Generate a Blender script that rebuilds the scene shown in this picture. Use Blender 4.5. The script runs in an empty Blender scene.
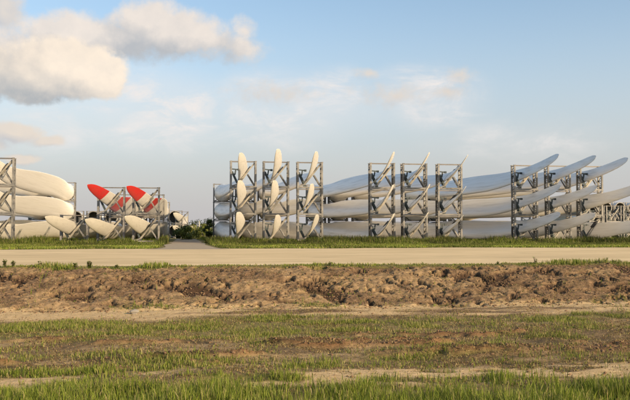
import bpy, bmesh, math, random
import numpy as np
from mathutils import Vector, Matrix, Euler

R = math.radians
random.seed(7)
rng = np.random.default_rng(11)
SC = bpy.context.scene
COL = SC.collection

# ------------------------------------------------------------------ camera
CAM_Z = 0.84                    # eye height above the yard (the field in front lies lower)
YAW = 9.12                      # degrees to the right of the blades' axis (+Y)
PITCH = 2.40
cam_d = bpy.data.cameras.new("camera")
cam = bpy.data.objects.new("camera", cam_d)
COL.objects.link(cam)
cam.location = (0, 0, CAM_Z)
cam.rotation_euler = (R(90 + PITCH), 0, R(-YAW))
cam_d.sensor_width = 36
cam_d.lens = 46.3
cam_d.clip_start = 0.1
cam_d.clip_end = 6000
SC.camera = cam

# ------------------------------------------------------------------ light
SUN_EL, SUN_AZ = 19.0, 133.0    # azimuth clockwise from +Y: behind the camera, to the right
SUN_DIR = Vector((math.sin(R(SUN_AZ)) * math.cos(R(SUN_EL)), math.cos(R(SUN_AZ)) * math.cos(R(SUN_EL)), math.sin(R(SUN_EL))))
sun_d = bpy.data.lights.new("sun", 'SUN')
sun_d.energy = 5.0
sun_d.angle = R(0.55)
sun_d.color = (1.0, 0.755, 0.47)
sun = bpy.data.objects.new("sun", sun_d)
COL.objects.link(sun)
sun.location = (30, -30, 30)
sun.rotation_euler = (-SUN_DIR).to_track_quat('-Z', 'Y').to_euler()

SC.view_settings.view_transform = 'Standard'
SC.view_settings.look = 'None'
SC.view_settings.gamma = 1
SC.view_settings.exposure = 0.55


# ------------------------------------------------------------------ node helper
class NT:
    def __init__(self, tree):
        self.t = tree

    def n(self, typ, props=None, **inputs):
        nd = self.t.nodes.new(typ)
        for k, v in (props or {}).items():
            setattr(nd, k, v)
        for k, v in inputs.items():
            key = int(k[1:]) if k[0] == 'i' and k[1:].isdigit() else k.replace('_', ' ')
            sk = nd.inputs[key]
            if isinstance(v, bpy.types.NodeSocket):
                self.t.links.new(v, sk)
            else:
                sk.default_value = v
        return nd

    def m(self, op, a, b=0.0, c=0.0, clamp=False):
        nd = self.n('ShaderNodeMath', {'operation': op, 'use_clamp': clamp}, i0=a, i1=b, i2=c)
        return nd.outputs[0]

    def ss(self, x, lo, hi):
        nd = self.n('ShaderNodeMapRange', {'interpolation_type': 'SMOOTHSTEP'})
        for i, v in enumerate((x, lo, hi, 0.0, 1.0)):
            if isinstance(v, bpy.types.NodeSocket):
                self.t.links.new(v, nd.inputs[i])
            else:
                nd.inputs[i].default_value = v
        return nd.outputs[0]

    def mix(self, f, a, b, blend='MIX'):
        nd = self.n('ShaderNodeMix', {'data_type': 'RGBA', 'blend_type': blend})
        for sk, v in ((nd.inputs[0], f), (nd.inputs[6], a), (nd.inputs[7], b)):
            if isinstance(v, bpy.types.NodeSocket):
                self.t.links.new(v, sk)
            else:
                sk.default_value = v if not isinstance(v, tuple) else (v + (1,))[:4]
        return nd.outputs[2]

    def noise(self, vec, scale, detail=4, rough=0.55, out=0, dist=0.0):
        nd = self.n('ShaderNodeTexNoise', None, Scale=scale, Detail=detail, Roughness=rough, Distortion=dist)
        if vec is not None:
            self.t.links.new(vec, nd.inputs['Vector'])
        return nd.outputs[out]


# ------------------------------------------------------------------ sky (world)
world = bpy.data.worlds.new("World")
SC.world = world
world.use_nodes = True
wt = world.node_tree
wt.nodes.clear()
W = NT(wt)


def azel(px, py):
    """direction of a cloud seen at (px, py) of the photograph, as azimuth and elevation"""
    v = Vector(((px - 315) / 810, (200 - py) / 810, -1)).normalized()
    v = cam.rotation_euler.to_matrix() @ v
    return math.atan2(v.x, v.y), math.asin(v.z)


# group: cloud density at azimuth/elevation vector
def cloud_group(name, blobs, amp, nscale, softness):
    g = bpy.data.node_groups.new(name, 'ShaderNodeTree')
    g.interface.new_socket(name='Vector', in_out='INPUT', socket_type='NodeSocketVector')
    g.interface.new_socket(name='Density', in_out='OUTPUT', socket_type='NodeSocketFloat')
    gi = g.nodes.new('NodeGroupInput')
    go = g.nodes.new('NodeGroupOutput')
    G = NT(g)
    v = gi.outputs[0]
    nz = G.noise(v, nscale, 7, 0.55, out=1)
    off = G.n('ShaderNodeVectorMath', {'operation': 'SUBTRACT'}, i0=nz, i1=(0.5, 0.5, 0.5)).outputs[0]
    off = G.n('ShaderNodeVectorMath', {'operation': 'MULTIPLY'}, i0=off, i1=(amp, amp * 0.7, 0)).outputs[0]
    vv = G.n('ShaderNodeVectorMath', {'operation': 'ADD'}, i0=v, i1=off).outputs[0]
    acc = None
    for (px, py, rx, ry, wgt) in blobs:
        a, e = azel(px, py)
        d = G.n('ShaderNodeVectorMath', {'operation': 'SUBTRACT'}, i0=vv, i1=(a, e, 0)).outputs[0]
        d = G.n('ShaderNodeVectorMath', {'operation': 'MULTIPLY'}, i0=d, i1=(810 / rx, 810 / ry, 0)).outputs[0]
        ln = G.n('ShaderNodeVectorMath', {'operation': 'LENGTH'}, i0=d).outputs['Value']
        q = G.m('MULTIPLY', G.m('SUBTRACT', 1.0, ln), wgt)
        acc = q if acc is None else G.n('ShaderNodeMath', {'operation': 'SMOOTH_MAX'}, i0=acc, i1=q, i2=0.12).outputs[0]
    fine = G.noise(v, nscale * 3.2, 6, 0.6)
    acc = G.m('ADD', acc, G.m('MULTIPLY', G.m('SUBTRACT', fine, 0.5), softness))
    g.links.new(acc, go.inputs[0])
    return g


cum = cloud_group('cumulus_density', [
    (66, 68, 62, 30, 1.0), (98, 80, 32, 20, 1.0), (30, 80, 42, 22, 1.0), (-40, 70, 60, 32, 0.9), (112, 66, 14, 12, .7)], 0.034, 16, 0.55)
upper = cloud_group('upper_cloud_density', [
    (45, 34, 30, 16, .8), (80, 34, 56, 21, 1.0), (148, 22, 38, 22, 1.1), (172, 34, 54, 23, 1.1), (204, 43, 42, 16, .6), (110, 40, 60, 20, .9),
    (238, 47, 28, 16, .55), (243, 32, 15, 12, .45), (12, 52, 40, 22, .8), (60, 32, 40, 15, .9)], 0.034, 15, 0.9)
low = cloud_group('low_cloud_density', [
    (14, 132, 34, 12, .8), (48, 140, 24, 8, .6), (22, 158, 24, 6, .7), (366, 74, 16, 7, .32), (458, 76, 18, 11, .28),
    (-40, 140, 50, 16, .8), (2, 12, 24, 24, .6), (448, 92, 26, 9, .3), (395, 96, 50, 14, .25), (275, 92, 60, 16, .22)], 0.030, 18, 0.5)

patch = cloud_group('thin_cloud_field', [(150, 112, 120, 52, 1.0), (290, 108, 130, 48, 1.0), (425, 98, 80, 42, .9), (40, 125, 90, 40, .7), (520, 140, 120, 30, .5)], 0.06, 6, 0.3)
tc = W.n('ShaderNodeTexCoord')
nrm = W.n('ShaderNodeVectorMath', {'operation': 'NORMALIZE'}, i0=tc.outputs['Generated']).outputs[0]
sx = W.n('ShaderNodeSeparateXYZ', None, i0=nrm)
az = W.m('ARCTAN2', sx.outputs[0], sx.outputs[1])
el = W.m('ARCSINE', sx.outputs[2])
ae = W.n('ShaderNodeCombineXYZ', None, i0=az, i1=el, i2=0.0).outputs[0]


def shifted(dx, dy):
    return W.n('ShaderNodeVectorMath', {'operation': 'ADD'}, i0=ae, i1=(dx / 810, dy / 810, 0)).outputs[0]


def dens(g, vec):
    nd = wt.nodes.new('ShaderNodeGroup')
    nd.node_tree = g
    wt.links.new(vec, nd.inputs[0])
    return nd.outputs[0]


sky = W.n('ShaderNodeTexSky', {'sky_type': 'NISHITA', 'sun_disc': False, 'sun_elevation': R(SUN_EL),
                               'sun_rotation': R(SUN_AZ), 'air_density': 1.0, 'dust_density': 2.2, 'ozone_density': 1.6}).outputs[0]
skyc = W.n('ShaderNodeVectorMath', {'operation': 'SCALE'}, i0=W.mix(1.0, sky, (0.98, 1.0, 0.97), 'MULTIPLY'), Scale=1.0).outputs[0]
S = 5.3   # cloud radiance before the background strength
# thin veil: pale and beige towards the horizon, with soft altocumulus ripples
elv = W.ss(el, 0.0, 0.33)
hz = W.m('SUBTRACT', 1.0, elv)
ripv = W.n('ShaderNodeVectorMath', {'operation': 'MULTIPLY'}, i0=ae, i1=(1.0, 2.3, 1.0)).outputs[0]
rip = W.ss(W.noise(ripv, 13.0, 9, 0.66, dist=0.5), 0.40, 0.66)
rip2 = W.ss(W.noise(ripv, 5.0, 6, 0.6), 0.34, 0.60)
pd_ = W.ss(dens(patch, ae), 0.0, 0.65)
thin = W.m('MULTIPLY', pd_, W.m('ADD', W.m('MULTIPLY', W.m('MULTIPLY', rip, rip2), 0.85), 0.28))
veil = W.m('ADD', W.m('ADD', 0.04, W.m('MULTIPLY', W.m('POWER', hz, 1.25), 0.86)), 0.0, clamp=True)
veilcol = W.mix(elv, (0.485 * S, 0.465 * S, 0.475 * S), (0.66 * S, 0.655 * S, 0.67 * S))
c0 = W.mix(veil, skyc, veilcol)
c0 = W.mix(thin, c0, (0.76 * S, 0.715 * S, 0.69 * S))


def put_cloud(base, g, lo, hi, lit, shade, opac, dx, dy, gain, litbias):
    d0 = dens(g, ae)
    d1 = dens(g, shifted(dx, dy))
    alpha = W.m('MULTIPLY', W.ss(d0, lo, hi), opac)
    lt = W.m('ADD', W.m('MULTIPLY', W.m('SUBTRACT', d0, d1), gain), litbias, clamp=True)
    tex = W.noise(ae, 34, 6, 0.6)
    lt = W.m('ADD', W.m('MULTIPLY', lt, 0.88), W.m('MULTIPLY', W.m('SUBTRACT', tex, 0.47), 0.60), clamp=True)
    c = W.mix(lt, tuple(x * S for x in shade), tuple(x * S for x in lit))
    return W.mix(alpha, base, c)


c1 = put_cloud(c0, low, -0.02, 0.35, (0.72, 0.62, 0.52), (0.50, 0.49, 0.50), 0.85, 6, 8, 1.3, 0.55)
c2 = put_cloud(c1, upper, -0.22, 0.42, (0.80, 0.70, 0.61), (0.43, 0.43, 0.44), 0.90, 14, 24, 0.85, 0.30)
c3 = put_cloud(c2, cum, -0.08, 0.20, (0.90, 0.77, 0.63), (0.37, 0.39, 0.41), 0.97, 34, 22, 0.75, 0.48)
bg = W.n('ShaderNodeBackground', None, Color=c3, Strength=0.15)
wo = wt.nodes.new('ShaderNodeOutputWorld')
wt.links.new(bg.outputs[0], wo.inputs[0])


# ------------------------------------------------------------------ materials
def mat(name, base, rough=0.6, metal=0.0, spec=0.5):
    m = bpy.data.materials.new(name)
    m.use_nodes = True
    t = m.node_tree
    b = t.nodes['Principled BSDF']
    b.inputs['Base Color'].default_value = tuple(base) + (1,)
    b.inputs['Roughness'].default_value = rough
    b.inputs['Metallic'].default_value = metal
    b.inputs['Specular IOR Level'].default_value = spec
    return m, NT(t), b


def objco(T):
    return T.n('ShaderNodeTexCoord').outputs['Object']


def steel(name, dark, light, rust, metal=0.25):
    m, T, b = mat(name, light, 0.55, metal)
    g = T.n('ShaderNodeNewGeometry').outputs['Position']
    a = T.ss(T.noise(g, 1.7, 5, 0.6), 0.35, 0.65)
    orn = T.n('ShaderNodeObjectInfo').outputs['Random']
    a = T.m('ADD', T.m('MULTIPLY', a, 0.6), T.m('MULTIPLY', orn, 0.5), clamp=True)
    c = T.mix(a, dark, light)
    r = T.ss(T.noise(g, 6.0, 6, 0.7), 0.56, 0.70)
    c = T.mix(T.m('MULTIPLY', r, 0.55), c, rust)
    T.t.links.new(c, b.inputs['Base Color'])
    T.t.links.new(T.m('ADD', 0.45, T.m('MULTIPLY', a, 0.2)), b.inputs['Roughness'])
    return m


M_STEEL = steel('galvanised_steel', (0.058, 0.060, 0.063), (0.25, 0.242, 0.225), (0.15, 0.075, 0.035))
M_RAIL = steel('thin_rail_steel', (0.09, 0.085, 0.08), (0.20, 0.18, 0.16), (0.18, 0.10, 0.06))
M_CLAMP = steel('dark_painted_clamp', (0.022, 0.034, 0.036), (0.05, 0.065, 0.065), (0.10, 0.06, 0.03), 0.1)
M_ARM = steel('cradle_arm_paint', (0.11, 0.108, 0.10), (0.32, 0.295, 0.245), (0.20, 0.11, 0.05), 0.1)
M_PAD, _, _ = mat('rubber_pad', (0.03, 0.03, 0.032), 0.85)


def blade_material(name, banded):
    m, T, b = mat(name, (0.78, 0.77, 0.73), 0.34)
    o = objco(T)
    g = T.n('ShaderNodeNewGeometry').outputs['Position']
    st = T.n('ShaderNodeVectorMath', {'operation': 'MULTIPLY'}, i0=g, i1=(3.2, 0.07, 3.2)).outputs[0]
    d = T.ss(T.noise(st, 1.3, 8, 0.7), 0.44, 0.74)
    c = T.mix(T.m('MULTIPLY', d, 0.55), (0.72, 0.69, 0.63), (0.45, 0.425, 0.365))
    d2 = T.ss(T.noise(g, 5.0, 5, 0.7), 0.62, 0.78)
    c = T.mix(T.m('MULTIPLY', d2, 0.25), c, (0.36, 0.32, 0.26))
    if banded:
        y = T.n('ShaderNodeSeparateXYZ', None, i0=o).outputs[1]
        y = T.m('MULTIPLY', y, -1.0)
        b1 = T.m('GREATER_THAN', y, 46.0)
        b2 = T.m('MULTIPLY', T.m('GREATER_THAN', y, 33.0), T.m('LESS_THAN', y, 40.6))
        red = T.mix(T.m('MULTIPLY', d, 0.4), (0.62, 0.022, 0.016), (0.40, 0.06, 0.045))
        red = T.mix(T.ss(T.noise(g, 1.1, 5, 0.6), 0.40, 0.75), red, (0.50, 0.05, 0.035))
        c = T.mix(T.m('MAXIMUM', b1, b2), c, red)
    T.t.links.new(c, b.inputs['Base Color'])
    T.t.links.new(T.m('ADD', 0.32, T.m('MULTIPLY', d, 0.25)), b.inputs['Roughness'])
    return m


M_BLADE = blade_material('blade_gelcoat', False)
M_BAND = blade_material('red_banded_gelcoat', True)
M_FLANGE = steel('root_flange_metal', (0.16, 0.16, 0.16), (0.38, 0.36, 0.33), (0.2, 0.12, 0.07), 0.4)
M_INNER, _, _ = mat('root_inner_laminate', (0.14, 0.135, 0.12), 0.8)


# ground, driven by attributes computed with the terrain
def ground_material():
    m, T, b = mat('field_soil', (0.2, 0.15, 0.1), 0.95, 0, 0.15)
    g = T.n('ShaderNodeNewGeometry').outputs['Position']

    def att(n):
        return T.n('ShaderNodeAttribute', {'attribute_name': n}).outputs['Fac']
    n1 = T.noise(g, 1.1, 8, 0.65)
    n2 = T.noise(g, 9.0, 8, 0.7)
    n3 = T.noise(g, 45.0, 5, 0.7)
    soil = T.mix(T.ss(n2, 0.35, 0.68), (0.090, 0.056, 0.033), (0.230, 0.150, 0.088))
    soil = T.mix(T.m('MULTIPLY', T.ss(n1, 0.45, 0.7), 0.5), soil, (0.30, 0.20, 0.105))
    sand = T.mix(T.ss(n2, 0.3, 0.7), (0.38, 0.265, 0.13), (0.56, 0.41, 0.225))
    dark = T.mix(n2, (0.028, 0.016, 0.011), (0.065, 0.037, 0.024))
    clay = T.mix(n2, (0.10, 0.042, 0.022), (0.22, 0.115, 0.06))
    moss = T.mix(n2, (0.085, 0.080, 0.020), (0.20, 0.165, 0.055))
    c = T.mix(att('sand'), soil, sand)
    c = T.mix(att('clay'), c, clay)
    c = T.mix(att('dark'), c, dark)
    c = T.mix(att('green'), c, moss)
    c = T.mix(0.75, c, T.mix(n3, (0.45, 0.45, 0.45), (1.45, 1.45, 1.45)), 'MULTIPLY')
    T.t.links.new(c, b.inputs['Base Color'])
    bp = T.n('ShaderNodeBump', None, Strength=0.7, Distance=0.02, Height=T.m('ADD', T.m('MULTIPLY', n2, 1.0), T.m('MULTIPLY', n3, 0.5)))
    T.t.links.new(bp.outputs[0], b.inputs['Normal'])
    return m


M_GROUND = ground_material()


def road_material():
    m, T, b = mat('packed_sand_road', (0.5, 0.4, 0.28), 0.92, 0, 0.2)
    g = T.n('ShaderNodeNewGeometry').outputs['Position']
    st = T.n('ShaderNodeVectorMath', {'operation': 'MULTIPLY'}, i0=g, i1=(0.35, 1.0, 1.0)).outputs[0]
    a = T.noise(st, 0.35, 8, 0.65)
    f = T.noise(g, 14.0, 6, 0.7)
    c = T.mix(T.ss(a, 0.36, 0.64), (0.50, 0.385, 0.215), (0.62, 0.485, 0.285))
    c = T.mix(T.m('MULTIPLY', T.ss(f, 0.5, 0.75), 0.35), c, (0.40, 0.31, 0.20))
    ru = T.n('ShaderNodeVectorMath', {'operation': 'MULTIPLY'}, i0=g, i1=(0.05, 1.6, 1.0)).outputs[0]
    c = T.mix(T.m('MULTIPLY', T.ss(T.noise(ru, 1.0, 4, 0.6), 0.50, 0.64), 0.65), c, (0.40, 0.31, 0.18))
    c = T.mix(T.m('MULTIPLY', T.ss(T.noise(g, 0.5, 6, 0.65), 0.52, 0.68), 0.50), c, (0.38, 0.30, 0.17))
    T.t.links.new(c, b.inputs['Base Color'])
    bp = T.n('ShaderNodeBump', None, Strength=0.35, Distance=0.02, Height=f)
    T.t.links.new(bp.outputs[0], b.inputs['Normal'])
    return m


M_ROAD = road_material()


def path_material():
    m, T, b = mat('gravel_path', (0.25, 0.23, 0.2), 0.95, 0, 0.2)
    g = T.n('ShaderNodeNewGeometry').outputs['Position']
    f = T.noise(g, 3.0, 7, 0.7)
    T.t.links.new(T.mix(f, (0.18, 0.15, 0.11), (0.40, 0.33, 0.23)), b.inputs['Base Color'])
    return m


M_PATH = path_material()


def leaf_material(name, trans=0.35):
    m, T, b = mat(name, (0.07, 0.1, 0.03), 0.6, 0, 0.25)
    a = T.n('ShaderNodeAttribute', {'attribute_name': 'tint'})
    T.t.links.new(a.outputs['Color'], b.inputs['Base Color'])
    tr = T.n('ShaderNodeBsdfTranslucent', None, Color=a.outputs['Color'])
    mx = T.n('ShaderNodeMixShader', None, i0=trans)
    T.t.links.new(b.outputs[0], mx.inputs[1])
    T.t.links.new(tr.outputs[0], mx.inputs[2])
    T.t.links.new(mx.outputs[0], T.t.nodes['Material Output'].inputs[0])
    return m


M_GRASS = leaf_material('grass_leaf', 0.35)
M_LEAF = leaf_material('tree_leaf', 0.25)
M_BARK, _, _ = mat('bark', (0.10, 0.08, 0.055), 0.9)
M_CLOD, TT, bb = mat('clod_soil', (0.2, 0.13, 0.08), 0.95, 0, 0.1)
gg = TT.n('ShaderNodeNewGeometry').outputs['Position']
TT.t.links.new(TT.mix(TT.noise(gg, 2.3, 6, .7), (0.05, 0.028, 0.018), (0.25, 0.165, 0.10)), bb.inputs['Base Color'])


# ------------------------------------------------------------------ mesh helpers
def mesh_from(name, verts, faces, m=None, smooth=False):
    me = bpy.data.meshes.new(name)
    me.from_pydata([tuple(v) for v in verts], [], [tuple(f) for f in faces])
    if smooth:
        me.polygons.foreach_set('use_smooth', [True] * len(me.polygons))
    if m:
        me.materials.append(m)
    me.update()
    return me


def bulk_mesh(name, verts, faces, m, tint=None, smooth=False):
    """verts (N,3); faces: (F,k) index array; fast path"""
    me = bpy.data.meshes.new(name)
    verts = np.asarray(verts, np.float32)
    faces = np.asarray(faces, np.int32)
    k = faces.shape[1]
    me.vertices.add(len(verts))
    me.vertices.foreach_set('co', verts.ravel())
    me.loops.add(faces.size)
    me.loops.foreach_set('vertex_index', faces.ravel())
    me.polygons.add(len(faces))
    me.polygons.foreach_set('loop_start', np.arange(len(faces), dtype=np.int32) * k)
    me.polygons.foreach_set('loop_total', np.full(len(faces), k, np.int32))
    if smooth:
        me.polygons.foreach_set('use_smooth', np.ones(len(faces), bool))
    me.materials.append(m)
    me.update(calc_edges=True)
    if tint is not None:
        a = me.attributes.new('tint', 'FLOAT_COLOR', 'POINT')
        a.data.foreach_set('color', np.c_[tint, np.ones(len(tint))].astype(np.float32).ravel())
    me.validate()
    return me


def link(name, me, parent=None, loc=(0, 0, 0), **props):
    o = bpy.data.objects.new(name, me)
    COL.objects.link(o)
    o.location = loc
    if parent:
        o.parent = parent
    for k, v in props.items():
        o[k] = v
    return o


class MB:
    """collects boxes, bars and tubes into one mesh"""
    def __init__(self):
        self.v, self.f = [], []

    def box(self, c, s):
        i = len(self.v)
        for dz in (-1, 1):
            for dx, dy in ((-1, -1), (1, -1), (1, 1), (-1, 1)):
                self.v.append((c[0] + dx * s[0] / 2, c[1] + dy * s[1] / 2, c[2] + dz * s[2] / 2))
        for f in ((0, 3, 2, 1), (4, 5, 6, 7), (0, 1, 5, 4), (1, 2, 6, 5), (2, 3, 7, 6), (3, 0, 4, 7)):
            self.f.append(tuple(i + k for k in f))
        return self

    def bar(self, a, b, w, d=None):
        """square section bar from a to b; w in the x-z plane, d in y"""
        d = d or w
        a, b = Vector(a), Vector(b)
        t = (b - a).normalized()
        y = Vector((0, 1, 0)) if abs(t.y) < 0.9 else Vector((1, 0, 0))
        u = t.cross(y).normalized()
        y = u.cross(t).normalized()
        i = len(self.v)
        for p in (a, b):
            for su, sy in ((-1, -1), (1, -1), (1, 1), (-1, 1)):
                self.v.append(tuple(p + u * su * w / 2 + y * sy * d / 2))
        for f in ((0, 1, 2, 3), (7, 6, 5, 4), (0, 4, 5, 1), (1, 5, 6, 2), (2, 6, 7, 3), (3, 7, 4, 0)):
            self.f.append(tuple(i + k for k in f))
        return self

    def mesh(self, name, m):
        me = mesh_from(name, self.v, self.f, m)
        bm = bmesh.new()
        bm.from_mesh(me)
        bmesh.ops.recalc_face_normals(bm, faces=bm.faces)
        bm.to_mesh(me)
        bm.free()
        return me


# ------------------------------------------------------------------ noise (numpy)
_tab = rng.random((256, 256))


def vnoise(x, y, seed=0):
    x = x + seed * 17.31
    y = y + seed * 9.77
    xi = np.floor(x).astype(np.int64)
    yi = np.floor(y).astype(np.int64)
    fx, fy = x - xi, y - yi
    fx = fx * fx * (3 - 2 * fx)
    fy = fy * fy * (3 - 2 * fy)
    a = _tab[xi & 255, yi & 255]
    b = _tab[(xi + 1) & 255, yi & 255]
    c = _tab[xi & 255, (yi + 1) & 255]
    d = _tab[(xi + 1) & 255, (yi + 1) & 255]
    return (a * (1 - fx) + b * fx) * (1 - fy) + (c * (1 - fx) + d * fx) * fy


def fbm(x, y, seed=0, oct=4, gain=0.5):
    s, a, t = 0, 1, 0
    for k in range(oct):
        s = s + a * vnoise(x * 2 ** k, y * 2 ** k, seed + k * 3)
        t += a
        a *= gain
    return s / t


def sstep(x, a, b):
    t = np.clip((x - a) / (b - a), 0, 1)
    return t * t * (3 - 2 * t)


# ------------------------------------------------------------------ terrain
FOOT, CREST = 17.3, 20.3


def masks(x, y):
    """sand, clay, dark, green, bank, and grass density of the field at x, y"""
    w = (fbm(x * 0.35, y * 0.35, 1, 3) - 0.5) * 2.2
    yy = y + w
    bank = sstep(y, FOOT - 0.1, FOOT + 0.35) * (1 - sstep(y, CREST - 0.1, CREST + 0.25))
    n = fbm(x * 0.9, y * 1.6, 5, 4)
    nl = fbm(x * 0.30, y * 0.8, 9, 4)
    track = sstep(yy, 15.3, 16.1) * (1 - sstep(y, FOOT - 0.05, FOOT + 0.5))
    patch = sstep(n + 0.25 * nl, 0.63, 0.74)
    near_sand = sstep(y, 8.55, 8.9) * (1 - sstep(y, 9.5, 10.0)) * sstep(fbm(x * 0.8, y * 1.8, 21, 5, 0.6) + 0.09 * sstep(x, 0.5, 2.0), 0.53, 0.63)
    sand = np.clip(track * sstep(fbm(x * 0.5, y * 1.5, 13, 3), 0.24, 0.46) + near_sand + 0.40 * patch * (1 - bank) * (y < 16) + 0.25 * patch * bank, 0, 1)
    clayband = sstep(yy, 9.8, 10.5) * (1 - sstep(yy, 12.4, 13.2))
    clay = clayband * sstep(fbm(x * 0.8, y * 2.6, 31, 4), 0.52, 0.62) * (1 - sand * 0.7)
    # darker, damper earth of the dug bank, with its hollows' shade painted in
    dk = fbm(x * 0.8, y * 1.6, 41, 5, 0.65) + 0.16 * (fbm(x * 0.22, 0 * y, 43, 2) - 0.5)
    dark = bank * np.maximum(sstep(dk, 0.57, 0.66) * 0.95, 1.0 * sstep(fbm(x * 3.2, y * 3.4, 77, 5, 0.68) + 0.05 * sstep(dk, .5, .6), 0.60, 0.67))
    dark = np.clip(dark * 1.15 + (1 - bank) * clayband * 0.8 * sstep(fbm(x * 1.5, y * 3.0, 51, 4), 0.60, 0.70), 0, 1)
    g = fbm(x * 0.7, y * 1.5, 61, 6, 0.62)
    strip = sstep(yy, 12.4, 13.4) * (1 - sstep(yy, 15.6, 16.4))
    left = 1 - sstep(x, 0.0, 4.5)
    grass = 0.09 + 0.50 * sstep(g, 0.47, 0.64)
    grass = grass + strip * (0.06 + 0.75 * left)
    edge = 9.15 - 0.09 * np.clip(x, -2, 6) + 2.6 * (fbm(x * 1.1, y * 0.6, 71, 5, 0.6) - 0.5)
    nearg = 1 - sstep(y, edge - 0.7, edge + 0.25)
    grass = np.maximum(grass, nearg * 1.1)
    grass = grass * (1 - 0.93 * sand) * (1 - 0.75 * clay)
    grass = grass * (1 - track * 0.75)
    grass = np.where(bank > 0.3, 0.035 + 0.35 * sstep(g, 0.58, 0.7) * (1 - sstep(y, FOOT + .3, FOOT + 1.5)), grass)
    verge = sstep(y, CREST - 0.15, CREST + 0.05) * (1 - sstep(y, CREST + 0.75, CREST + 1.1))
    grass = np.maximum(grass, verge * 0.8)
    yard = sstep(y, 43.0, 45)
    green = np.clip(grass * 1.1 + 0.12 * (1 - bank) * (1 - sand), 0, 0.85) * (1 - 0.8 * track)
    green = np.maximum(green, yard)
    return sand * (1 - yard), clay * (1 - yard), dark, green, bank, np.clip(grass, 0, 1.2)


def height(x, y):
    base = np.interp(y, [-30, 3, 9, 13, 16.2, FOOT, FOOT + 0.5, CREST - 0.45, CREST, CREST + 0.5, 21.6, 1000],
                     [-1.05, -0.84, -0.80, -0.77, -0.78, -0.76, -0.66, -0.08, 0.02, 0.03, 0.0, 0.0])
    s, c, d, g, bank, gr = masks(x, y)
    field = 1 - sstep(y, CREST + 0.6, CREST + 1.2)
    far_left = 1
    n1 = fbm(x * 0.5, y * 0.5, 3, 4) - 0.5
    n2 = fbm(x * 3.0, y * 3.0, 7, 4, 0.6) - 0.5
    n3 = fbm(x * 9.0, y * 9.0, 8, 3, 0.6) - 0.5
    h = base + field * (0.16 * n1 + 0.05 * n2 + 0.02 * n3) * (1 - 0.5 * s)
    # clods and hollows of the cut bank
    cl = np.abs(fbm(x * 2.0, y * 3.0, 15, 4, 0.6) - 0.5)
    h = h + bank * (0.075 * (fbm(x * 1.3, y * 2.2, 16, 4, 0.6) - 0.5) + 0.035 * n2 + 0.04 * n3 - 0.02 * sstep(0.04 - cl, 0, 0.04))
    h = h - d * bank * (0.07 + 0.06 * n3)
    hol = sstep(fbm(x * 3.2, y * 3.4, 77, 5, 0.68) + 0.06 * d + 0.06 * (fbm(x * .7, y * .7, 78, 2) - .5), 0.58, 0.70) * bank
    h = h - 0.055 * hol
    h = h + c * 0.05 * (n3 + 0.6) + c * 0.04
    yard = sstep(y, 21.7, 23)
    return h * (1 - yard) + (-0.004) * yard


def grow(a, step, end, rate):
    out = []
    v = a
    while abs(v - a) < abs(end - a):
        step *= rate
        v += step
        out.append(v)
    return out


xs = np.arange(-7.0, 15.01, 0.034)
xs = np.array(sorted(grow(-7.0, -0.034, -3000, 1.13) + list(xs) + grow(15.0, 0.034, 3000, 1.13)))
ys = np.arange(6.8, 21.8, 0.032)
ys = np.array(sorted(grow(6.8, -0.032, -500, 1.2) + list(ys) + grow(21.8, 0.032, 4500, 1.12)))
GX, GY = np.meshgrid(xs, ys)
H = height(GX, GY)
nx, ny = len(xs), len(ys)
idx = np.arange(nx * ny).reshape(ny, nx)
F = np.stack([idx[:-1, :-1], idx[:-1, 1:], idx[1:, 1:], idx[1:, :-1]], -1).reshape(-1, 4)
gm = bulk_mesh('ground', np.stack([GX, GY, H], -1).reshape(-1, 3), F, M_GROUND, smooth=True)
mk = masks(GX, GY)
for nm, arr in zip(('sand', 'clay', 'dark', 'green'), mk[:4]):
    a = gm.attributes.new(nm, 'FLOAT', 'POINT')
    a.data.foreach_set('value', np.asarray(arr, np.float32).ravel())
link('ground', gm, kind='structure')

# road: a sheet a few millimetres above the ground, with worn edges
rx = np.concatenate([np.arange(-400, -20, 10.0), np.arange(-20, 60, 0.35), np.arange(60, 400, 10.0)])
near = 21.75 + 0.5 * (fbm(rx * 0.6, rx * 0, 81, 4) - 0.5)
far = 45.6 + 7.0 * (fbm(rx * 0.11, rx * 0, 82, 5) - 0.5)
rows = [near + (far - near) * k / 10 for k in range(11)]
rv = np.concatenate([np.stack([rx, r, np.full_like(rx, 0.004)], -1) for r in rows])
n = len(rx)
rf = [(k * n + i, k * n + i + 1, (k + 1) * n + i + 1, (k + 1) * n + i) for k in range(10) for i in range(n - 1)]
link('road', bulk_mesh('road', rv, rf, M_ROAD), kind='structure')

# gravel path between the stacks
py_ = np.concatenate([np.arange(44.8, 80, 1.0), np.arange(80, 150, 6.0)])
wob = 0.7 * (fbm(py_ * 0.2, py_ * 0, 91, 3) - 0.5)
pl = -1.3 + wob - np.exp(-(py_ - 44.8) / 2.0) * 0.8
pr = 1.7 + wob * 0.6 + np.exp(-(py_ - 44.8) / 2.0) * 0.9
pv = np.concatenate([np.stack([pl, py_, np.full_like(py_, 0.009)], -1), np.stack([pr, py_, np.full_like(py_, 0.009)], -1)])
n = len(py_)
pf = [(i, n + i, n + i + 1, i + 1) for i in range(n - 1)]
link('path', bulk_mesh('path', pv, pf, M_PATH), kind='structure')


# ------------------------------------------------------------------ blades
L_BLADE = 51.0
Y_TIPRACK, Y_ROOT = 80.0, 123.0
TIER = 2.68
TIER_ROOT = 2.78


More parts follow.
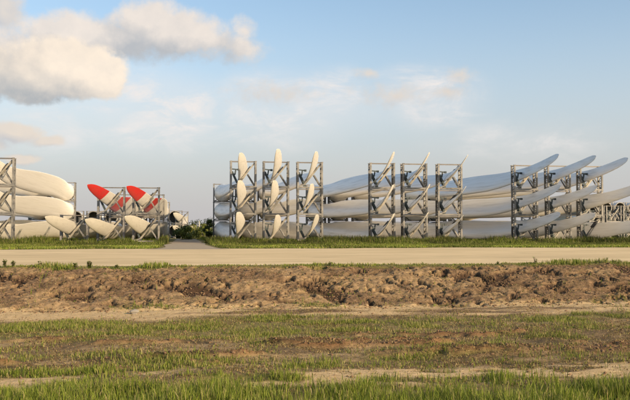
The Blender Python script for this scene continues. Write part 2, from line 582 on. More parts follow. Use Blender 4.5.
def blade_mesh(name, lin, B, m, tipfat=1.0, q0=0.73, beta=50, beta_tip=None, length=None, blunt=False, strap=False):
    length = length or L_BLADE
    beta_tip = beta_tip or beta
    st = [0, .004, .02, .05, .09, .13, .17, .21, .26, .32, .40, .48, .56, .64, .70, .75, .79, .81, .83, .845, .86, .875, .89, .905, .92, .935, .95, .96, .97, .978, .986, .992, .997, 1.0]
    ch = np.interp(st, [0, .07, .12, .21, .30, .45, .60, .75, .83, .90, .95, .975, .990, 1.0],
                   [2.66, 2.66, 2.70, 2.92, 2.98, 2.90, 2.60, 1.98, 1.55 * tipfat, 1.38 * tipfat, 1.12 * tipfat, 0.86 * tipfat, 0.55 * tipfat, 0.10])
    if blunt:
        ch = np.interp(st, [0, .07, .12, .21, .30, .45, .60, .75, .83, .90, .95, .975, .99, .997, 1.0],
                       [2.66, 2.66, 2.75, 2.98, 3.02, 2.95, 2.60, 1.92, 1.50, 1.34, 1.22, 1.06, 0.74, 0.45, 0.15])
    if strap:
        c0_, c1_ = np.interp([0.835, 0.8385], st, ch)
        st, ch = [0.835, 0.8385], [c0_ * 1.03 + .02, c1_ * 1.03 + .02]
    tk = np.interp(st, [0, .05, .12, .21, .35, .6, .83, .95, 1], [1.0, 1.0, .78, .50, .34, .25, .21, .18, .16])
    be = np.interp(st, [0, .15, .3, .78], [beta - 10, beta - 8, beta, beta_tip])
    NR = 36
    verts, faces = [], []
    for s, c, t, b in zip(st, ch, tk, be):
        q = max(0, (s - q0) / (1 - q0))
        cx = lin[0] * s + B[0] * q * q
        cz = lin[1] * s + B[1] * q * q
        cd = Vector((math.cos(R(b)), 0, math.sin(R(b))))
        nd = Vector((-math.sin(R(b)), 0, math.cos(R(b))))
        rd = max(0.0, min(1.0, (1 - t) / 0.6))          # 0 round root, 1 aerofoil
        for k in range(NR):
            th = 2 * math.pi * k / NR
            u = math.cos(th) * 0.5 * c + 0.10 * c * rd
            tap = 1 - rd * 0.75 * (0.5 + 0.5 * math.cos(th)) ** 1.5
            v = math.sin(th) * 0.5 * c * t * tap * (1 if math.sin(th) > 0 else 1 - 0.25 * rd)
            p = Vector((cx, -s * length, cz)) + cd * u + nd * v
            verts.append(tuple(p))
    n = len(st)
    for i in range(n - 1):
        for k in range(NR):
            k2 = (k + 1) % NR
            faces.append((i * NR + k, (i + 1) * NR + k, (i + 1) * NR + k2, i * NR + k2))
    if not strap:
        faces.append(tuple((n - 1) * NR + k for k in range(NR)))
    me = mesh_from(name, verts, faces, m, smooth=True)
    bm = bmesh.new()
    bm.from_mesh(me)
    bmesh.ops.recalc_face_normals(bm, faces=bm.faces)
    bm.to_mesh(me)
    bm.free()
    return me


def tube_ring(name, r0, r1, y0, y1, m, n=40):
    """thick ring round the Y axis"""
    v, f = [], []
    for k in range(n):
        a = 2 * math.pi * k / n
        c, s = math.cos(a), math.sin(a)
        for r, y in ((r1, y0), (r1, y1), (r0, y1), (r0, y0)):
            v.append((c * r, y, s * r))
    for k in range(n):
        j = (k + 1) % n
        for e in range(4):
            f.append((k * 4 + e, j * 4 + e, j * 4 + (e + 1) % 4, k * 4 + (e + 1) % 4))
    me = mesh_from(name, v, f, m, smooth=False)
    return me


ME_RING = tube_ring('root_flange', 1.16, 1.322, -0.05, 0.10, M_FLANGE)
ME_LINER = tube_ring('root_liner', 1.14, 1.18, -3.2, 0.02, M_INNER)
_b = MB()
for k in range(28):
    a = 2 * math.pi * k / 28
    _b.box((math.cos(a) * 1.24, 0.13, math.sin(a) * 1.24), (0.05, 0.07, 0.05))
ME_BOLTS = _b.mesh('flange_bolts', M_RAIL)
ME_BULK = None
v = [(0, -3.0, 0)] + [(1.17 * math.cos(2 * math.pi * k / 24), -3.0, 1.17 * math.sin(2 * math.pi * k / 24)) for k in range(24)]
ME_BULK = mesh_from('bulkhead', v, [(0, 1 + k, 1 + (k + 1) % 24) for k in range(24)], M_INNER)

# three shapes: main groups, left stack, red banded type
ME_A = blade_mesh('blade_shell', (-0.04, -0.72), (-0.96, 1.95), M_BLADE, 0.95)
ME_C = blade_mesh('blade_shell_right', (0.06, -0.71), (-0.56, 1.76), M_BLADE, 1.0, q0=0.6, beta_tip=63, length=51.8, blunt=True)
ME_R = blade_mesh('blade_shell_banded', (0.06, -0.69), (-1.51, 1.40), M_BAND, 0.90, beta=42)
ME_S = blade_mesh('blade_shell_short', (0.06, -0.69), (-1.51, 1.44), M_BLADE, 1.0, beta=42)


M_STRAP, _, _ = mat('lashing_strap', (0.05, 0.05, 0.055), 0.8)
STRAP = {
    ME_A.name: blade_mesh('strap', (-0.04, -0.72), (-0.96, 1.95), M_STRAP, 0.95, strap=True),
    ME_C.name: blade_mesh('strap', (0.06, -0.71), (-0.56, 1.76), M_STRAP, 1.0, q0=0.6, beta_tip=63, length=51.8, blunt=True, strap=True),
    ME_R.name: blade_mesh('strap', (0.06, -0.69), (-1.51, 1.40), M_STRAP, 0.90, beta=42, strap=True),
    ME_S.name: blade_mesh('strap', (0.06, -0.69), (-1.51, 1.44), M_STRAP, 1.0, beta=42, strap=True)}


def make_blade(loc, me, label, group, flip=False):
    t = link('turbine_blade', None, None, loc, label=label, category='wind turbine blade', group=group)
    t.rotation_euler = (random.uniform(-.004, .004), 0, (math.pi if flip else 0) + random.uniform(-.005, .005))
    link('blade_shell', me, t)
    if me is not ME_C:
        link('strap', STRAP[me.name], t)
    link('root_flange', ME_RING, t)
    link('root_liner', ME_LINER, t)
    link('bulkhead', ME_BULK, t)
    link('flange_bolts', ME_BOLTS, t, kind='stuff')
    return t


# ------------------------------------------------------------------ racks
WR, DR = 2.60, 0.90
hw, hd = WR / 2 - 0.09, DR / 2 - 0.07


def rack_parts(W_, D_, H_, cradle=True):
    P = []
    a, d = W_ / 2 - 0.09, D_ / 2 - 0.07
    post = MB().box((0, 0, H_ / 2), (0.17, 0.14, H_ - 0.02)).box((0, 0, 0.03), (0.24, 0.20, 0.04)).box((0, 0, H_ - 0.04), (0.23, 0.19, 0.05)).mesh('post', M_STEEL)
    for sx_ in (-1, 1):
        for sy in (-1, 1):
            P.append(('post', post, (sx_ * a, sy * d, 0)))
    rail = MB().box((0, 0, 0), (2 * a - 0.17, 0.06, 0.06)).mesh('top_rail', M_RAIL)
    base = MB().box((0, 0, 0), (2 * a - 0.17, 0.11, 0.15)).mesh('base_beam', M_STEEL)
    for sy in (-1, 1):
        P.append(('top_rail', rail, (0, sy * d, H_ - 0.07)))
        P.append(('base_beam', base, (0, sy * d, 0.13)))
    lad = MB()
    nr = 6
    for k in range(nr):
        z = 0.14 + (H_ - 0.3) * k / (nr - 1)
        lad.box((0, 0, z), (0.07, 2 * d - 0.14, 0.07))
        if k < nr - 1:
            z2 = 0.14 + (H_ - 0.3) * (k + 1) / (nr - 1)
            s = 1 if k % 2 else -1
            lad.bar((0, -s * (d - 0.09), z + 0.04), (0, s * (d - 0.09), z2 - 0.04), 0.045)
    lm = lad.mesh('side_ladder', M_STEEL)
    for sx_ in (-1, 1):
        P.append(('side_ladder', lm, (sx_ * a, 0, 0)))
    if cradle:
        V = (-0.52, 0.40)
        y = d - 0.13
        arm = MB().bar((V[0], 0, V[1]), (a - 0.12, 0, 2.45), 0.15, 0.10).mesh('cradle_arm', M_ARM)
        sh = MB().bar((V[0] - 0.06, 0, V[1] + 0.1), (-a + 0.1, 0, 1.62), 0.17, 0.104).mesh('short_cradle_arm', M_CLAMP)
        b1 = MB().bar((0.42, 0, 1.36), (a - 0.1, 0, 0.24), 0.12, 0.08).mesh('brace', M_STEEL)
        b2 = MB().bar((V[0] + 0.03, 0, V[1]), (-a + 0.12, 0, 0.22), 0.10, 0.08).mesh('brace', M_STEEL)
        for sy in (-1, 1):
            P += [('cradle_arm', arm, (0, sy * y, 0)), ('short_cradle_arm', sh, (0, sy * y, 0)), ('brace', b1, (0, sy * y, 0)), ('brace', b2, (0, sy * y, 0))]
        ft = MB().bar((V[0], 0, 0.22), (V[0], 0, V[1] + 0.05), 0.22, 2 * d - 0.3)
        P.append(('cradle_foot', ft.mesh('cradle_foot', M_CLAMP), (0, 0, 0)))
        cl = MB()
        cl.bar((-a + 0.09, -d + 0.16, 1.86), (-0.42, -d + 0.16, 1.80), 0.11, 0.14)
        cl.bar((-0.74, -d + 0.16, 1.84), (-0.84, -d + 0.16, 1.28), 0.13, 0.12)
        cl.box((-0.46, -d + 0.16, 1.80), (0.22, 0.2, 0.20))
        P.append(('clamp', cl.mesh('clamp', M_CLAMP), (0, 0, 0)))
        pd = MB().bar((0.30, 0, 1.50), (0.78, 0, 2.08), 0.10, 2 * d - 0.2)
        P.append(('clamp_pad', pd.mesh('clamp_pad', M_PAD), (-0.10, 0, 0.06)))
    else:
        sd = MB()
        # saddle: a segmented arc under the root, on two struts
        pts = [(1.29 * math.cos(R(g)), 1.29 * math.sin(R(g)) + 1.38) for g in range(205, 336, 13)]
        for p, q in zip(pts[:-1], pts[1:]):
            sd.bar((p[0], 0, p[1]), (q[0], 0, q[1]), 0.09, 0.5)
        P.append(('saddle', sd.mesh('saddle', M_CLAMP), (0, 0, 0)))
        for s in (-1, 1):
            br = MB().bar((s * 0.85, 0, 0.40), (s * (a - 0.08), 0, 0.22), 0.09).mesh('brace', M_STEEL)
            for sy in (-1, 1):
                P.append(('brace', br, (0, sy * (d - .14), 0)))
    return P


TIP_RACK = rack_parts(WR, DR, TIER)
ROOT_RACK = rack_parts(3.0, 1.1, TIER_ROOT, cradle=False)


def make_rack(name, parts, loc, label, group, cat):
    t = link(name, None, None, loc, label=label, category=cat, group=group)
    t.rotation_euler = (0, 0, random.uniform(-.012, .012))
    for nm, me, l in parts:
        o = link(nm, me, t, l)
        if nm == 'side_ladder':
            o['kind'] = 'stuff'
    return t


# (X, tiers, description of the column, shape, look of the blade tip)
COLUMNS = [
    (-20.7, 3, 'column beyond the left photo edge', ME_A, 'cream'),
    (-17.2, 3, 'column at the left photo edge', ME_A, 'cream'),
    (-10.4, 1, 'single-tier rack left of the red tips', ME_S, 'cream'),
    (-7.0, 2, 'left rack of the red-tipped pair', None, 'red'),
    (-3.7, 2, 'right rack of the red-tipped pair', None, 'red'),
    (5.65, 3, 'first column right of the path', ME_A, 'cream'),
    (8.9, 3, 'second column right of the path', ME_A, 'cream'),
    (12.3, 3, 'third column right of the path', ME_A, 'cream'),
    (19.7, 3, 'left column of the central trio', ME_A, 'edge-on grey'),
    (23.1, 3, 'middle column of the central trio', ME_A, 'edge-on grey'),
    (26.8, 3, 'right column of the central trio', ME_A, 'edge-on grey'),
    (35.0, 3, 'left column of the right trio', ME_C, 'long grey'),
    (38.7, 3, 'middle column of the right trio', ME_C, 'long grey'),
    (42.3, 3, 'rightmost column in the photo', ME_C, 'long grey'),
]
for X, tiers, desc, me, look in COLUMNS:
    for k in range(tiers):
        tn = {1: ['only'], 2: ['lower', 'upper'], 3: ['bottom', 'middle', 'top']}[tiers][k]
        mesh_ = me
        lk = look
        if me is None:
            mesh_ = ME_R if k == 1 else ME_S
            lk = 'red and white banded' if k == 1 else 'plain cream'
        jx, jz = random.uniform(-.05, .05), random.uniform(-.03, .03)
        make_rack('tip_rack', TIP_RACK, (X + jx * .3, Y_TIPRACK + random.uniform(-.05, .05), k * TIER),
                  f'grey steel tip rack, {tn} tier, {desc}', 'steel racks holding the blade tips', 'steel rack')
        make_rack('root_rack', ROOT_RACK, (X + jx * .3, Y_ROOT - 1.2, k * TIER_ROOT),
                  f'rack round a blade root, {tn} tier behind the {desc}', 'steel racks holding the blade roots', 'steel rack')
        dy_ = {0: -6.0, 1: -3.5}.get(k, 0.0) if X > 42 else random.uniform(-.5, .5)
        make_blade((X + jx, Y_ROOT + dy_, k * TIER_ROOT + 1.42), mesh_,
                   f'{lk} turbine blade, {tn} tier, {desc}', 'turbine blades stacked in steel racks')

# farther row, root ends towards the camera
FAR = [(-25.4, 170, 2, 'first of the left back row'), (-21.9, 170, 2, 'second of the left back row'),
       (-18.4, 170, 2, 'third of the left back row'), (-14.9, 170, 2, 'fourth of the left back row'), (-11.4, 170, 2, 'fifth of the left back row'),
       (-2.0, 165, 2, 'beside the path'),
       (94.4, 177, 3, 'first of the right back row'), (97.8, 177, 3, 'second of the right back row'), (101.2, 177, 3, 'third of the right back row'), (104.6, 177, 3, 'fourth of the right back row')]
for X, Yf, tiers, where in FAR:
    for k in range(tiers):
        tn = {2: ['lower', 'upper'], 3: ['bottom', 'middle', 'top']}[tiers][k]
        make_rack('root_rack', ROOT_RACK, (X, Yf + 1.2, k * TIER_ROOT),
                  f'{tn} rack round an open blade root, {where}', 'racks of the back row', 'steel rack')
        make_blade((X, Yf, k * TIER_ROOT + 1.42), ME_A,
                   f'{tn} blade with open round root facing the camera, {where}', 'blades of the back row', flip=True)
        make_rack('tip_rack', TIP_RACK, (X, Yf + 38, k * TIER),
                  f'{tn} rack at a blade tip far behind, {where}', 'racks of the back row', 'steel rack')


# pale blade ends beyond the path
for i, (X, Yb, z) in enumerate(((-0.6, 206, 0), (-0.6, 208, 1), (2.3, 214, 0))):
    make_rack('tip_rack', TIP_RACK, (X, Yb - 43, z * TIER), 'far ' + ['lower', 'upper', 'single'][i] + ' rack with a pale blade end beyond the path', 'racks of the back row', 'steel rack')
    make_blade((X, Yb, z * TIER_ROOT + 1.42), ME_S, ['lower', 'upper', 'single rightmost'][i] + ' pale blade end in the jumble beyond the path', 'blades of the back row')
# racks with no blade end in them, adding to the lattice
for X, nm in ((-10.4, 'under the single left blade'), (-7.0, 'behind the left red tip'), (-3.7, 'behind the right red tip')):
    for k in range(1 if X < -10 else 2):
        make_rack('middle_rack', ROOT_RACK, (X - .2, 97.0, k * TIER * 1.01),
                  f'steel rack at mid blade, {"lower" if k == 0 else "upper"} tier, {nm}', 'steel racks at mid blade', 'steel rack')
for i, X in enumerate((64.4, 67.3, 70.2, 73.1)):
    for k in range(2):
        make_rack('empty_rack', TIP_RACK, (X, 120.0, k * TIER),
                  f'sunlit empty rack at the right edge, {"lower" if k == 0 else "upper"}, {["first", "second", "third", "fourth"][i]} from the left',
                  'empty racks at the right edge', 'steel rack')

# ------------------------------------------------------------------ vegetation
def blades_mesh(name, x, y, hgt, wid, tint, lean=0.45, z=None):
    n = len(x)
    if z is None:
        z = height(x, y)
    a = rng.random(n) * 2 * np.pi
    la = rng.random(n) * 2 * np.pi
    ll = hgt * lean * rng.random(n)
    dx, dy = np.cos(a) * wid / 2, np.sin(a) * wid / 2
    bx, by = np.cos(la) * ll, np.sin(la) * ll
    base = np.stack([x, y, z - 0.01], -1)
    side = np.stack([dx, dy, np.zeros(n)], -1)
    mid = base + np.stack([bx * 0.35, by * 0.35, hgt * 0.55], -1)
    tip = base + np.stack([bx, by, hgt * (1 - 0.25 * (ll / np.maximum(hgt, 1e-4)))], -1)
    V = np.stack([base - side, base + side, mid - side * 0.75, mid + side * 0.75, tip], 1).reshape(-1, 3)
    o = np.arange(n)[:, None] * 5
    T = np.concatenate([o + np.array([[0, 1, 3]]), o + np.array([[0, 3, 2]]), o + np.array([[2, 3, 4]])])
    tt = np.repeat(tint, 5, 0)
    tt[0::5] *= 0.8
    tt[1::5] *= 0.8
    return bulk_mesh(name, V, T, M_GRASS, tt)


def tints(n, dry=0.12, lush=0.5):
    g1 = np.array([0.065, 0.100, 0.012])
    g2 = np.array([0.215, 0.250, 0.034])
    g3 = np.array([0.30, 0.26, 0.10])
    t = rng.random(n)[:, None]
    c = g1 * (1 - t) + g2 * t
    d = (rng.random(n) < dry)[:, None]
    return np.where(d, g3 * (0.6 + 0.6 * rng.random((n, 1))), c)


def scatter(n, y0, y1, margin=1.5, power=1.0):
    """points inside the view wedge plus a margin"""
    y = y0 + (y1 - y0) * rng.random(n) ** power
    x0 = y * math.tan(R(-12.6)) - margin
    x1 = y * math.tan(R(31.0)) + margin
    x = x0 + (x1 - x0) * rng.random(n)
    return x, y


# near meadow grass
x, y = scatter(190000, 7.0, 10.2)
g = masks(x, y)[5]
clump = fbm(x * 2.2, y * 2.2, 101, 3)
keep = rng.random(len(x)) < np.clip(g * (0.30 + 1.1 * sstep(clump, .36, .60)), 0, 1) * 0.9
x, y, clump = x[keep], y[keep], clump[keep]
hgt = (0.035 + 0.18 * rng.random(len(x)) ** 1.7) * (0.45 + 1.0 * clump) * (0.5 + 0.5 * (1 - sstep(y, 8.3, 9.4)))
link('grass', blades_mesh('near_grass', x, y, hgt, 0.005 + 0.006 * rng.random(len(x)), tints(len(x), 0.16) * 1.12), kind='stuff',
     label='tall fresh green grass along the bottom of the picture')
# mid field grass
x, y = scatter(560000, 9.3, 17.6)
g = masks(x, y)[5]
clump = fbm(x * 1.6, y * 1.6, 111, 3)
keep = rng.random(len(x)) < np.clip(g, 0, 1) * (0.10 + 1.0 * sstep(clump, .42, .60)) * 0.85
x, y, clump = x[keep], y[keep], clump[keep]
hgt = (0.014 + 0.080 * rng.random(len(x)) ** 2.2) * (0.4 + 1.1 * clump)
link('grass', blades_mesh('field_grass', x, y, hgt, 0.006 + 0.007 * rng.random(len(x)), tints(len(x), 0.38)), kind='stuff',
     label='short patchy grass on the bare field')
# dry thatch and stubble lying over field and bank
x, y = scatter(330000, 8.3, 20.4, 1.0)
mk_ = masks(x, y)
keep = rng.random(len(x)) < (1 - 0.93 * mk_[0]) * (1 - 0.6 * mk_[2]) * (0.25 + 0.9 * sstep(fbm(x * 1.4, y * 2.2, 171, 4), .40, .60)) * np.where(mk_[4] > .5, 0.75, 0.9)
x, y = x[keep], y[keep]
k_ = rng.random((len(x), 1))
tt = np.array([0.15, 0.125, 0.035]) * (1 - k_) + np.array([0.44, 0.33, 0.15]) * k_
tt = np.where(rng.random((len(x), 1)) < 0.3, np.array([0.12, 0.065, 0.03]), tt)
link('dry_thatch', blades_mesh('dry_thatch', x, y, 0.012 + 0.035 * rng.random(len(x)) ** 1.5, 0.006 + 0.010 * rng.random(len(x)), tt, lean=2.2), kind='stuff',
     label='dry stubble and thatch scattered over the bare earth')
# bank and verge
x, y = scatter(110000, 17.2, 21.7)
g = masks(x, y)[5]
keep = rng.random(len(x)) < g * (0.08 + 1.0 * sstep(fbm(x * 1.5, y * 1.5, 121, 5, 0.65), .38, .62))
x, y = x[keep], y[keep]
tall = sstep(fbm(x * 0.9, y * 0 + 3, 131, 5, 0.65), 0.54, 0.72)
hgt = 0.02 + (0.05 + 0.12 * tall) * rng.random(len(x)) ** 1.5
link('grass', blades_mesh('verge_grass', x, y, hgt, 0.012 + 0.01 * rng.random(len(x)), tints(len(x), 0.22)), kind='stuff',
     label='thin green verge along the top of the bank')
# yard grass, taller at the feet of the racks
x, y = scatter(240000, 44.0, 79.0, 4, 0.85)
onpath = (x > np.interp(y, [45, 50, 80], [-2.4, -1.6, -1.5])) & (x < np.interp(y, [45, 50, 80], [3.0, 2.1, 1.8]))
fe = 45.9 + 7.0 * (fbm(x * 0.11, x * 0, 82, 5) - 0.5) + 0.5 * rng.random(len(x))
keep = (~onpath) & (y > fe) & (rng.random(len(x)) < 0.15 + 1.2 * sstep(fbm(x * 0.5, y * 0.3, 141, 3), .3, .6))
x, y = x[keep], y[keep]
hgt = 0.06 + (0.10 + 0.75 * sstep(fbm(x * 0.55, y * 0.2, 151, 4), .38, .7) * sstep(y, 58, 72)) * rng.random(len(x))
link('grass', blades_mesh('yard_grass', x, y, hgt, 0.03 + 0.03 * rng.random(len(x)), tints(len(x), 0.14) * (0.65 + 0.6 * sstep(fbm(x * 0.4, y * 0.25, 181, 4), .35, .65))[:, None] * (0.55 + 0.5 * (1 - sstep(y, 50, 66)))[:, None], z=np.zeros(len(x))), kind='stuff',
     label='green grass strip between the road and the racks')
x, y = scatter(70000, 79.0, 135.0, 4)
keep = (np.abs(x) > 2.4)
x, y = x[keep], y[keep]
link('grass', blades_mesh('under_rack_grass', x, y, 0.15 + 0.3 * rng.random(len(x)), 0.06 + 0.04 * rng.random(len(x)), tints(len(x), 0.08), z=np.zeros(len(x))), kind='stuff',
     label='rough grass growing under the stacked blades')


# clods on the bank and in the clay strip
def clods(name, n, y0, y1, s0, s1, which):
    x, y = scatter(n, y0, y1)
    mk_ = masks(x, y)
    w_ = which(mk_, x, y)
    keep = rng.random(n) < w_
    x, y = x[keep], y[keep]
    n = len(x)
    s = s0 + (s1 - s0) * rng.random(n) ** 3
    ico = [(0, 0, 1), (.89, 0, .45), (.28, .85, .45), (-.72, .53, .45), (-.72, -.53, .45), (.28, -.85, .45),
           (.72, .53, -.45), (-.28, .85, -.45), (-.89, 0, -.45), (-.28, -.85, -.45), (.72, -.53, -.45), (0, 0, -1)]
    fc = [(0, 1, 2), (0, 2, 3), (0, 3, 4), (0, 4, 5), (0, 5, 1), (1, 6, 2), (2, 7, 3), (3, 8, 4), (4, 9, 5), (5, 10, 1),
          (6, 7, 2), (7, 8, 3), (8, 9, 4), (9, 10, 5), (10, 6, 1), (11, 7, 6), (11, 8, 7), (11, 9, 8), (11, 10, 9), (11, 6, 10)]
    I = np.array(ico)
    V = I[None] * s[:, None, None] * (0.65 + 0.7 * rng.random((n, 12, 1)))
    V = V * (np.array([1.25, 1.0, 0.75]) * (0.8 + 0.4 * rng.random((n, 1, 3))))
    V = V + np.stack([x, y, height(x, y) + s * 0.25], -1)[:, None]
    Fc = (np.arange(n)[:, None, None] * 12 + np.array(fc)[None]).reshape(-1, 3)
    return bulk_mesh(name, V.reshape(-1, 3), Fc, M_CLOD)


link('soil_clods', clods('bank_clods', 30000, FOOT - .2, CREST, 0.004, 0.030, lambda k, x, y: 0.16 + k[2] * 0.7), kind='stuff',
     label='loose clods of earth on the cut face of the bank')
link('soil_clods', clods('field_clods', 26000, 8.6, 16.5, 0.004, 0.024, lambda k, x, y: 0.06 + k[1] * 0.8 + k[0] * .06), kind='stuff',
     label='clods of reddish earth on the field')

# one grey stone lying on the sandy track, left of the middle
bm = bmesh.new()
bmesh.ops.create_icosphere(bm, subdivisions=3, radius=0.075)
for vv_ in bm.verts:
    c_ = vv_.co
    k_ = 1 + 0.22 * math.sin(c_.x * 37 + 1) * math.cos(c_.y * 31) + 0.12 * math.sin(c_.z * 55)
    vv_.co = Vector((c_.x * 1.4 * k_, c_.y * k_, c_.z * 0.75 * k_))
sm = bpy.data.meshes.new('stone')
bm.to_mesh(sm)
bm.free()
M_STONE, _, _ = mat('grey_stone', (0.22, 0.20, 0.17), 0.9)
sm.materials.append(M_STONE)


def gz(px, py_, zg):
    """ground point under the photograph position, used once to find where a stone lies"""
    v = cam.rotation_euler.to_matrix() @ Vector(((px - 315) / 810, (200 - py_) / 810, -1))
    k = (zg - CAM_Z) / v.z
    return v.x * k, v.y * k


sx_, sy_ = gz(134, 314, -0.78)
hz_ = float(height(np.array([sx_]), np.array([sy_]))[0])
link('stone', sm, None, (sx_, sy_, hz_ + 0.04), label='small grey stone lying on the sandy track below the bank', category='stone')


# weeds on the crest
def weed(px, h, n, label):
    d = CREST + 0.35
    az_ = math.atan((px - 315) / 810) + R(YAW)
    X = d * math.tan(az_)
    z0 = float(height(np.array([X]), np.array([d]))[0])
    h *= 0.8
    t = link('weed_plant', None, None, (X, d, z0), label=label, category='weed', group='weeds along the top of the bank')
    stems = MB()
    LV, LF, LT = [], [], []
    for s in range(n):
        a = random.random() * 6.28
        r = random.uniform(0, .25 * h)
        top = Vector((math.cos(a) * r * 1.8, math.sin(a) * r, h * random.uniform(.55, 1)))
        b0 = Vector((math.cos(a) * .05 * h, math.sin(a) * .05 * h, -0.02))
        stems.bar(b0, top, 0.010)
        for q in range(9):
            f_ = random.uniform(.2, 1.0)
            p = b0.lerp(top, f_)
            aa = random.random() * 6.28
            ln = random.uniform(.05, .10) * (0.6 + h)
            dr = Vector((math.cos(aa), math.sin(aa), random.uniform(-.1, .7))).normalized()
            sd = dr.cross(Vector((0, 0, 1))).normalized() * ln * .3
            i = len(LV)
            LV += [p, p + dr * ln * .5 + sd, p + dr * ln, p + dr * ln * .5 - sd]
            LF.append((i, i + 1, i + 2, i + 3))
            c = np.array([0.16, 0.21, 0.04]) * random.uniform(.6, 1.5)
            LT += [c] * 4
    link('stem', stems.mesh('stem', M_BARK), t)
    link('foliage', bulk_mesh('foliage', np.array([tuple(v) for v in LV]), LF, M_LEAF, np.array(LT)), t)


for px, h, n, lb in ((90, 0.24, 26, 'broad bushy weed on the bank crest, left'), (76, 0.18, 14, 'small bushy weed beside the broad weed on the crest'),
                     (6, 0.26, 12, 'leafy weed on the bank crest at the left photo edge'), (14, 0.16, 12, 'low weed next to the weed at the left edge'),
                     (41, 0.20, 4, 'thin upright weed on the crest, far left'), (117, 0.12, 10, 'low weed on the crest right of the broad one'),
                     (535, 0.22, 4, 'thin stalk on the crest towards the right'), (497, 0.12, 6, 'small weed on the crest below the right trio'),
                     (606, 0.16, 5, 'thin weed on the crest near the right edge'), (330, 0.12, 6, 'small weed on the crest in the middle')):
    weed(px, h, n, lb)


# trees and bushes behind
def tree(X, Y, h, w, label, name='tree', n=900, leaf=0.20, tone=(0.045, 0.065, 0.018), trunk=0.2, cat='tree', group='trees and bushes behind the stacks'):
    t = link(name, None, None, (X, Y, 0), label=label, category=cat, group=group)
    rr = np.random.default_rng(int(abs(X * 31 + Y * 17)) + n)
    lm = MB()
    segs = 6
    tb = h * trunk
    lm.bar((0, 0, 0), (0.03 * h, 0, tb), 0.05 * h)
    lm.bar((0.03 * h, 0, tb - .02), (0.0, 0.02, h * .6), 0.034 * h)
    cl = []
    nc = 16
    for k in range(nc):
        a = rr.random() * 6.28
        zz = tb * .7 + (h - tb * .7) * (0.08 + 0.85 * rr.random())
        f = math.sin(math.pi * min(1, max(0.06, (zz - tb * .5) / (h * 1.02 - tb * .5))) ** .8)
        rad = w / 2 * f * (0.35 + 0.6 * rr.random())
        c = (math.cos(a) * rad, math.sin(a) * rad, zz)
        cl.append((c, w * (0.13 + 0.12 * rr.random())))
        lm.bar((0, 0, max(.1, zz * .6)), c, 0.014 * h)
    link('trunk', lm.mesh('trunk', M_BARK), t)
    k = rr.integers(0, nc, n)
    C = np.array([c for c, r in cl])[k]
    r = np.array([r for c, r in cl])[k]
    dv = rr.normal(size=(n, 3))
    dv /= np.linalg.norm(dv, axis=1)[:, None]
    P = C + dv * (r * (0.5 + 0.7 * rr.random(n)))[:, None] * np.array([1, 1, .8])
    P[:, 2] = np.maximum(P[:, 2], .06)
    u = rr.normal(size=(n, 3))
    u /= np.linalg.norm(u, axis=1)[:, None]
    v2 = np.cross(u, dv + 1e-3)
    v2 /= np.linalg.norm(v2, axis=1)[:, None]
    s = (leaf * (0.5 + rr.random(n)))[:, None]
    V = np.stack([P - u * s * .5, P + v2 * s * .3, P + u * s * .5, P - v2 * s * .3], 1).reshape(-1, 3)
    Fq = np.arange(n * 4).reshape(-1, 4)
    tn = np.array(tone) * (0.55 + 0.9 * rr.random((n, 1))) * (0.75 + .5 * (k % 3 == 0))[:, None]
    link('crown', bulk_mesh('crown', V, Fq, M_LEAF, np.repeat(tn, 4, 0)), t)


def at(px, Y):
    return Y * math.tan(math.atan((px - 315) / 810) + R(YAW))


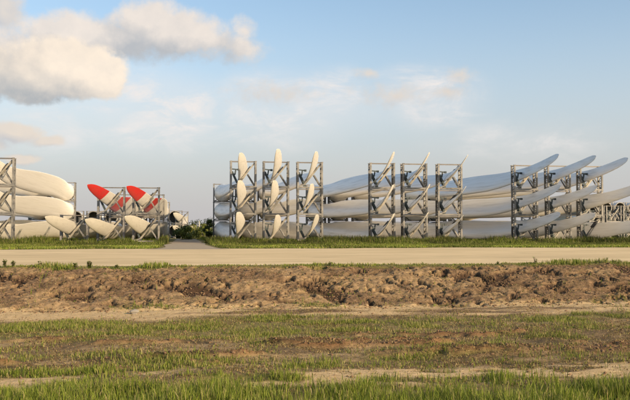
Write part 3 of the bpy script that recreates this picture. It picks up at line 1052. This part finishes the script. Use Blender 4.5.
tree(at(186, 124), 124, 2.0, 2.8, 'low golden-green bush left of the path end', 'bush', 1600, .24, (0.14, 0.16, 0.03), .05, 'bush')
tree(at(180.5, 126), 126, 1.75, 2.4, 'small bush hiding the lowest pale blade ends by the path', 'bush', 1200, .22, (0.11, 0.13, 0.028), .05, 'bush')
tree(at(192, 138), 138, 2.2, 3.2, 'rounded golden-green bush at the end of the path', 'bush', 1700, .24, (0.17, 0.18, 0.035), .05, 'bush')
tree(at(203, 134), 134, 2.3, 3.2, 'sunlit yellow-green bush right of the path end', 'bush', 1700, .24, (0.17, 0.19, 0.04), .05, 'bush')
tree(at(209, 121), 121, 3.0, 1.6, 'tall dark bush against the left edge of the stacks', 'bush', 1500, .22, (0.06, 0.085, 0.02), .08, 'bush')
tree(at(197, 230), 230, 4.6, 6.0, 'dark rounded tree beyond the path end', 'tree', 800, .4)
tree(at(208, 240), 240, 5.0, 7.0, 'darker broad tree beyond the path, right one', 'tree', 800, .4)
tree(at(188, 250), 250, 4.2, 6.0, 'small dark tree beyond the path, left one', 'tree', 700, .4)
tree(at(177, 260), 260, 4.4, 7.0, 'small tree behind the back row left of the path', 'tree', 700, .4)
for i, px in enumerate((601, 609, 617, 625, 634)):
    tree(at(px, 150 + 6 * (i % 2)), 150 + 6 * (i % 2), 1.7 + .3 * (i % 3), 3.4, ['first', 'second', 'third', 'fourth', 'fifth'][i] + ' clump from the left in the dark hedge at the right edge', 'hedge_bush', 600, .2,
         (0.04, 0.06, 0.015), .1, 'hedge bush', 'dark hedge at the right edge')

# distant woodland: one mass nobody could count
n = 26000
rr = np.random.default_rng(5)
ang = R(-16) + R(50) * rr.random(n)
dist = 520 + 60 * rr.random(n)
X = dist * np.sin(ang)
Yd = dist * np.cos(ang)
top = 3.0 + 3.4 * fbm(ang * 60, ang * 0, 161, 4)
Z = top * rr.random(n) ** .7
P = np.stack([X, Yd, Z], -1)
u = rr.normal(size=(n, 3))
v2 = rr.normal(size=(n, 3))
V = np.stack([P - u * .7, P + v2 * .5, P + u * .7, P - v2 * .5], 1).reshape(-1, 3)
tn = np.array([0.06, 0.08, 0.035]) * (0.6 + 0.8 * rr.random((n, 1)))
link('woodland', bulk_mesh('woodland', V, np.arange(n * 4).reshape(-1, 4), M_LEAF, np.repeat(tn, 4, 0)), kind='stuff',
     label='low far-off woodland along the horizon')

# marker pole standing by the bushes
M_POLE, _, _ = mat('pole_paint', (0.6, 0.58, 0.52), 0.5)
pb = MB()
pb.box((0, 0, 1.6), (0.10, 0.10, 3.2))
pole = link('marker_pole', None, None, (at(199.5, 150), 150, 0), label='thin pale pole standing among the bushes at the path end', category='pole')
link('shaft', pb.mesh('shaft', M_POLE), pole)
link('cap', MB().box((0, 0, 3.23), (0.16, 0.16, 0.06)).mesh('cap', M_CLAMP), pole)
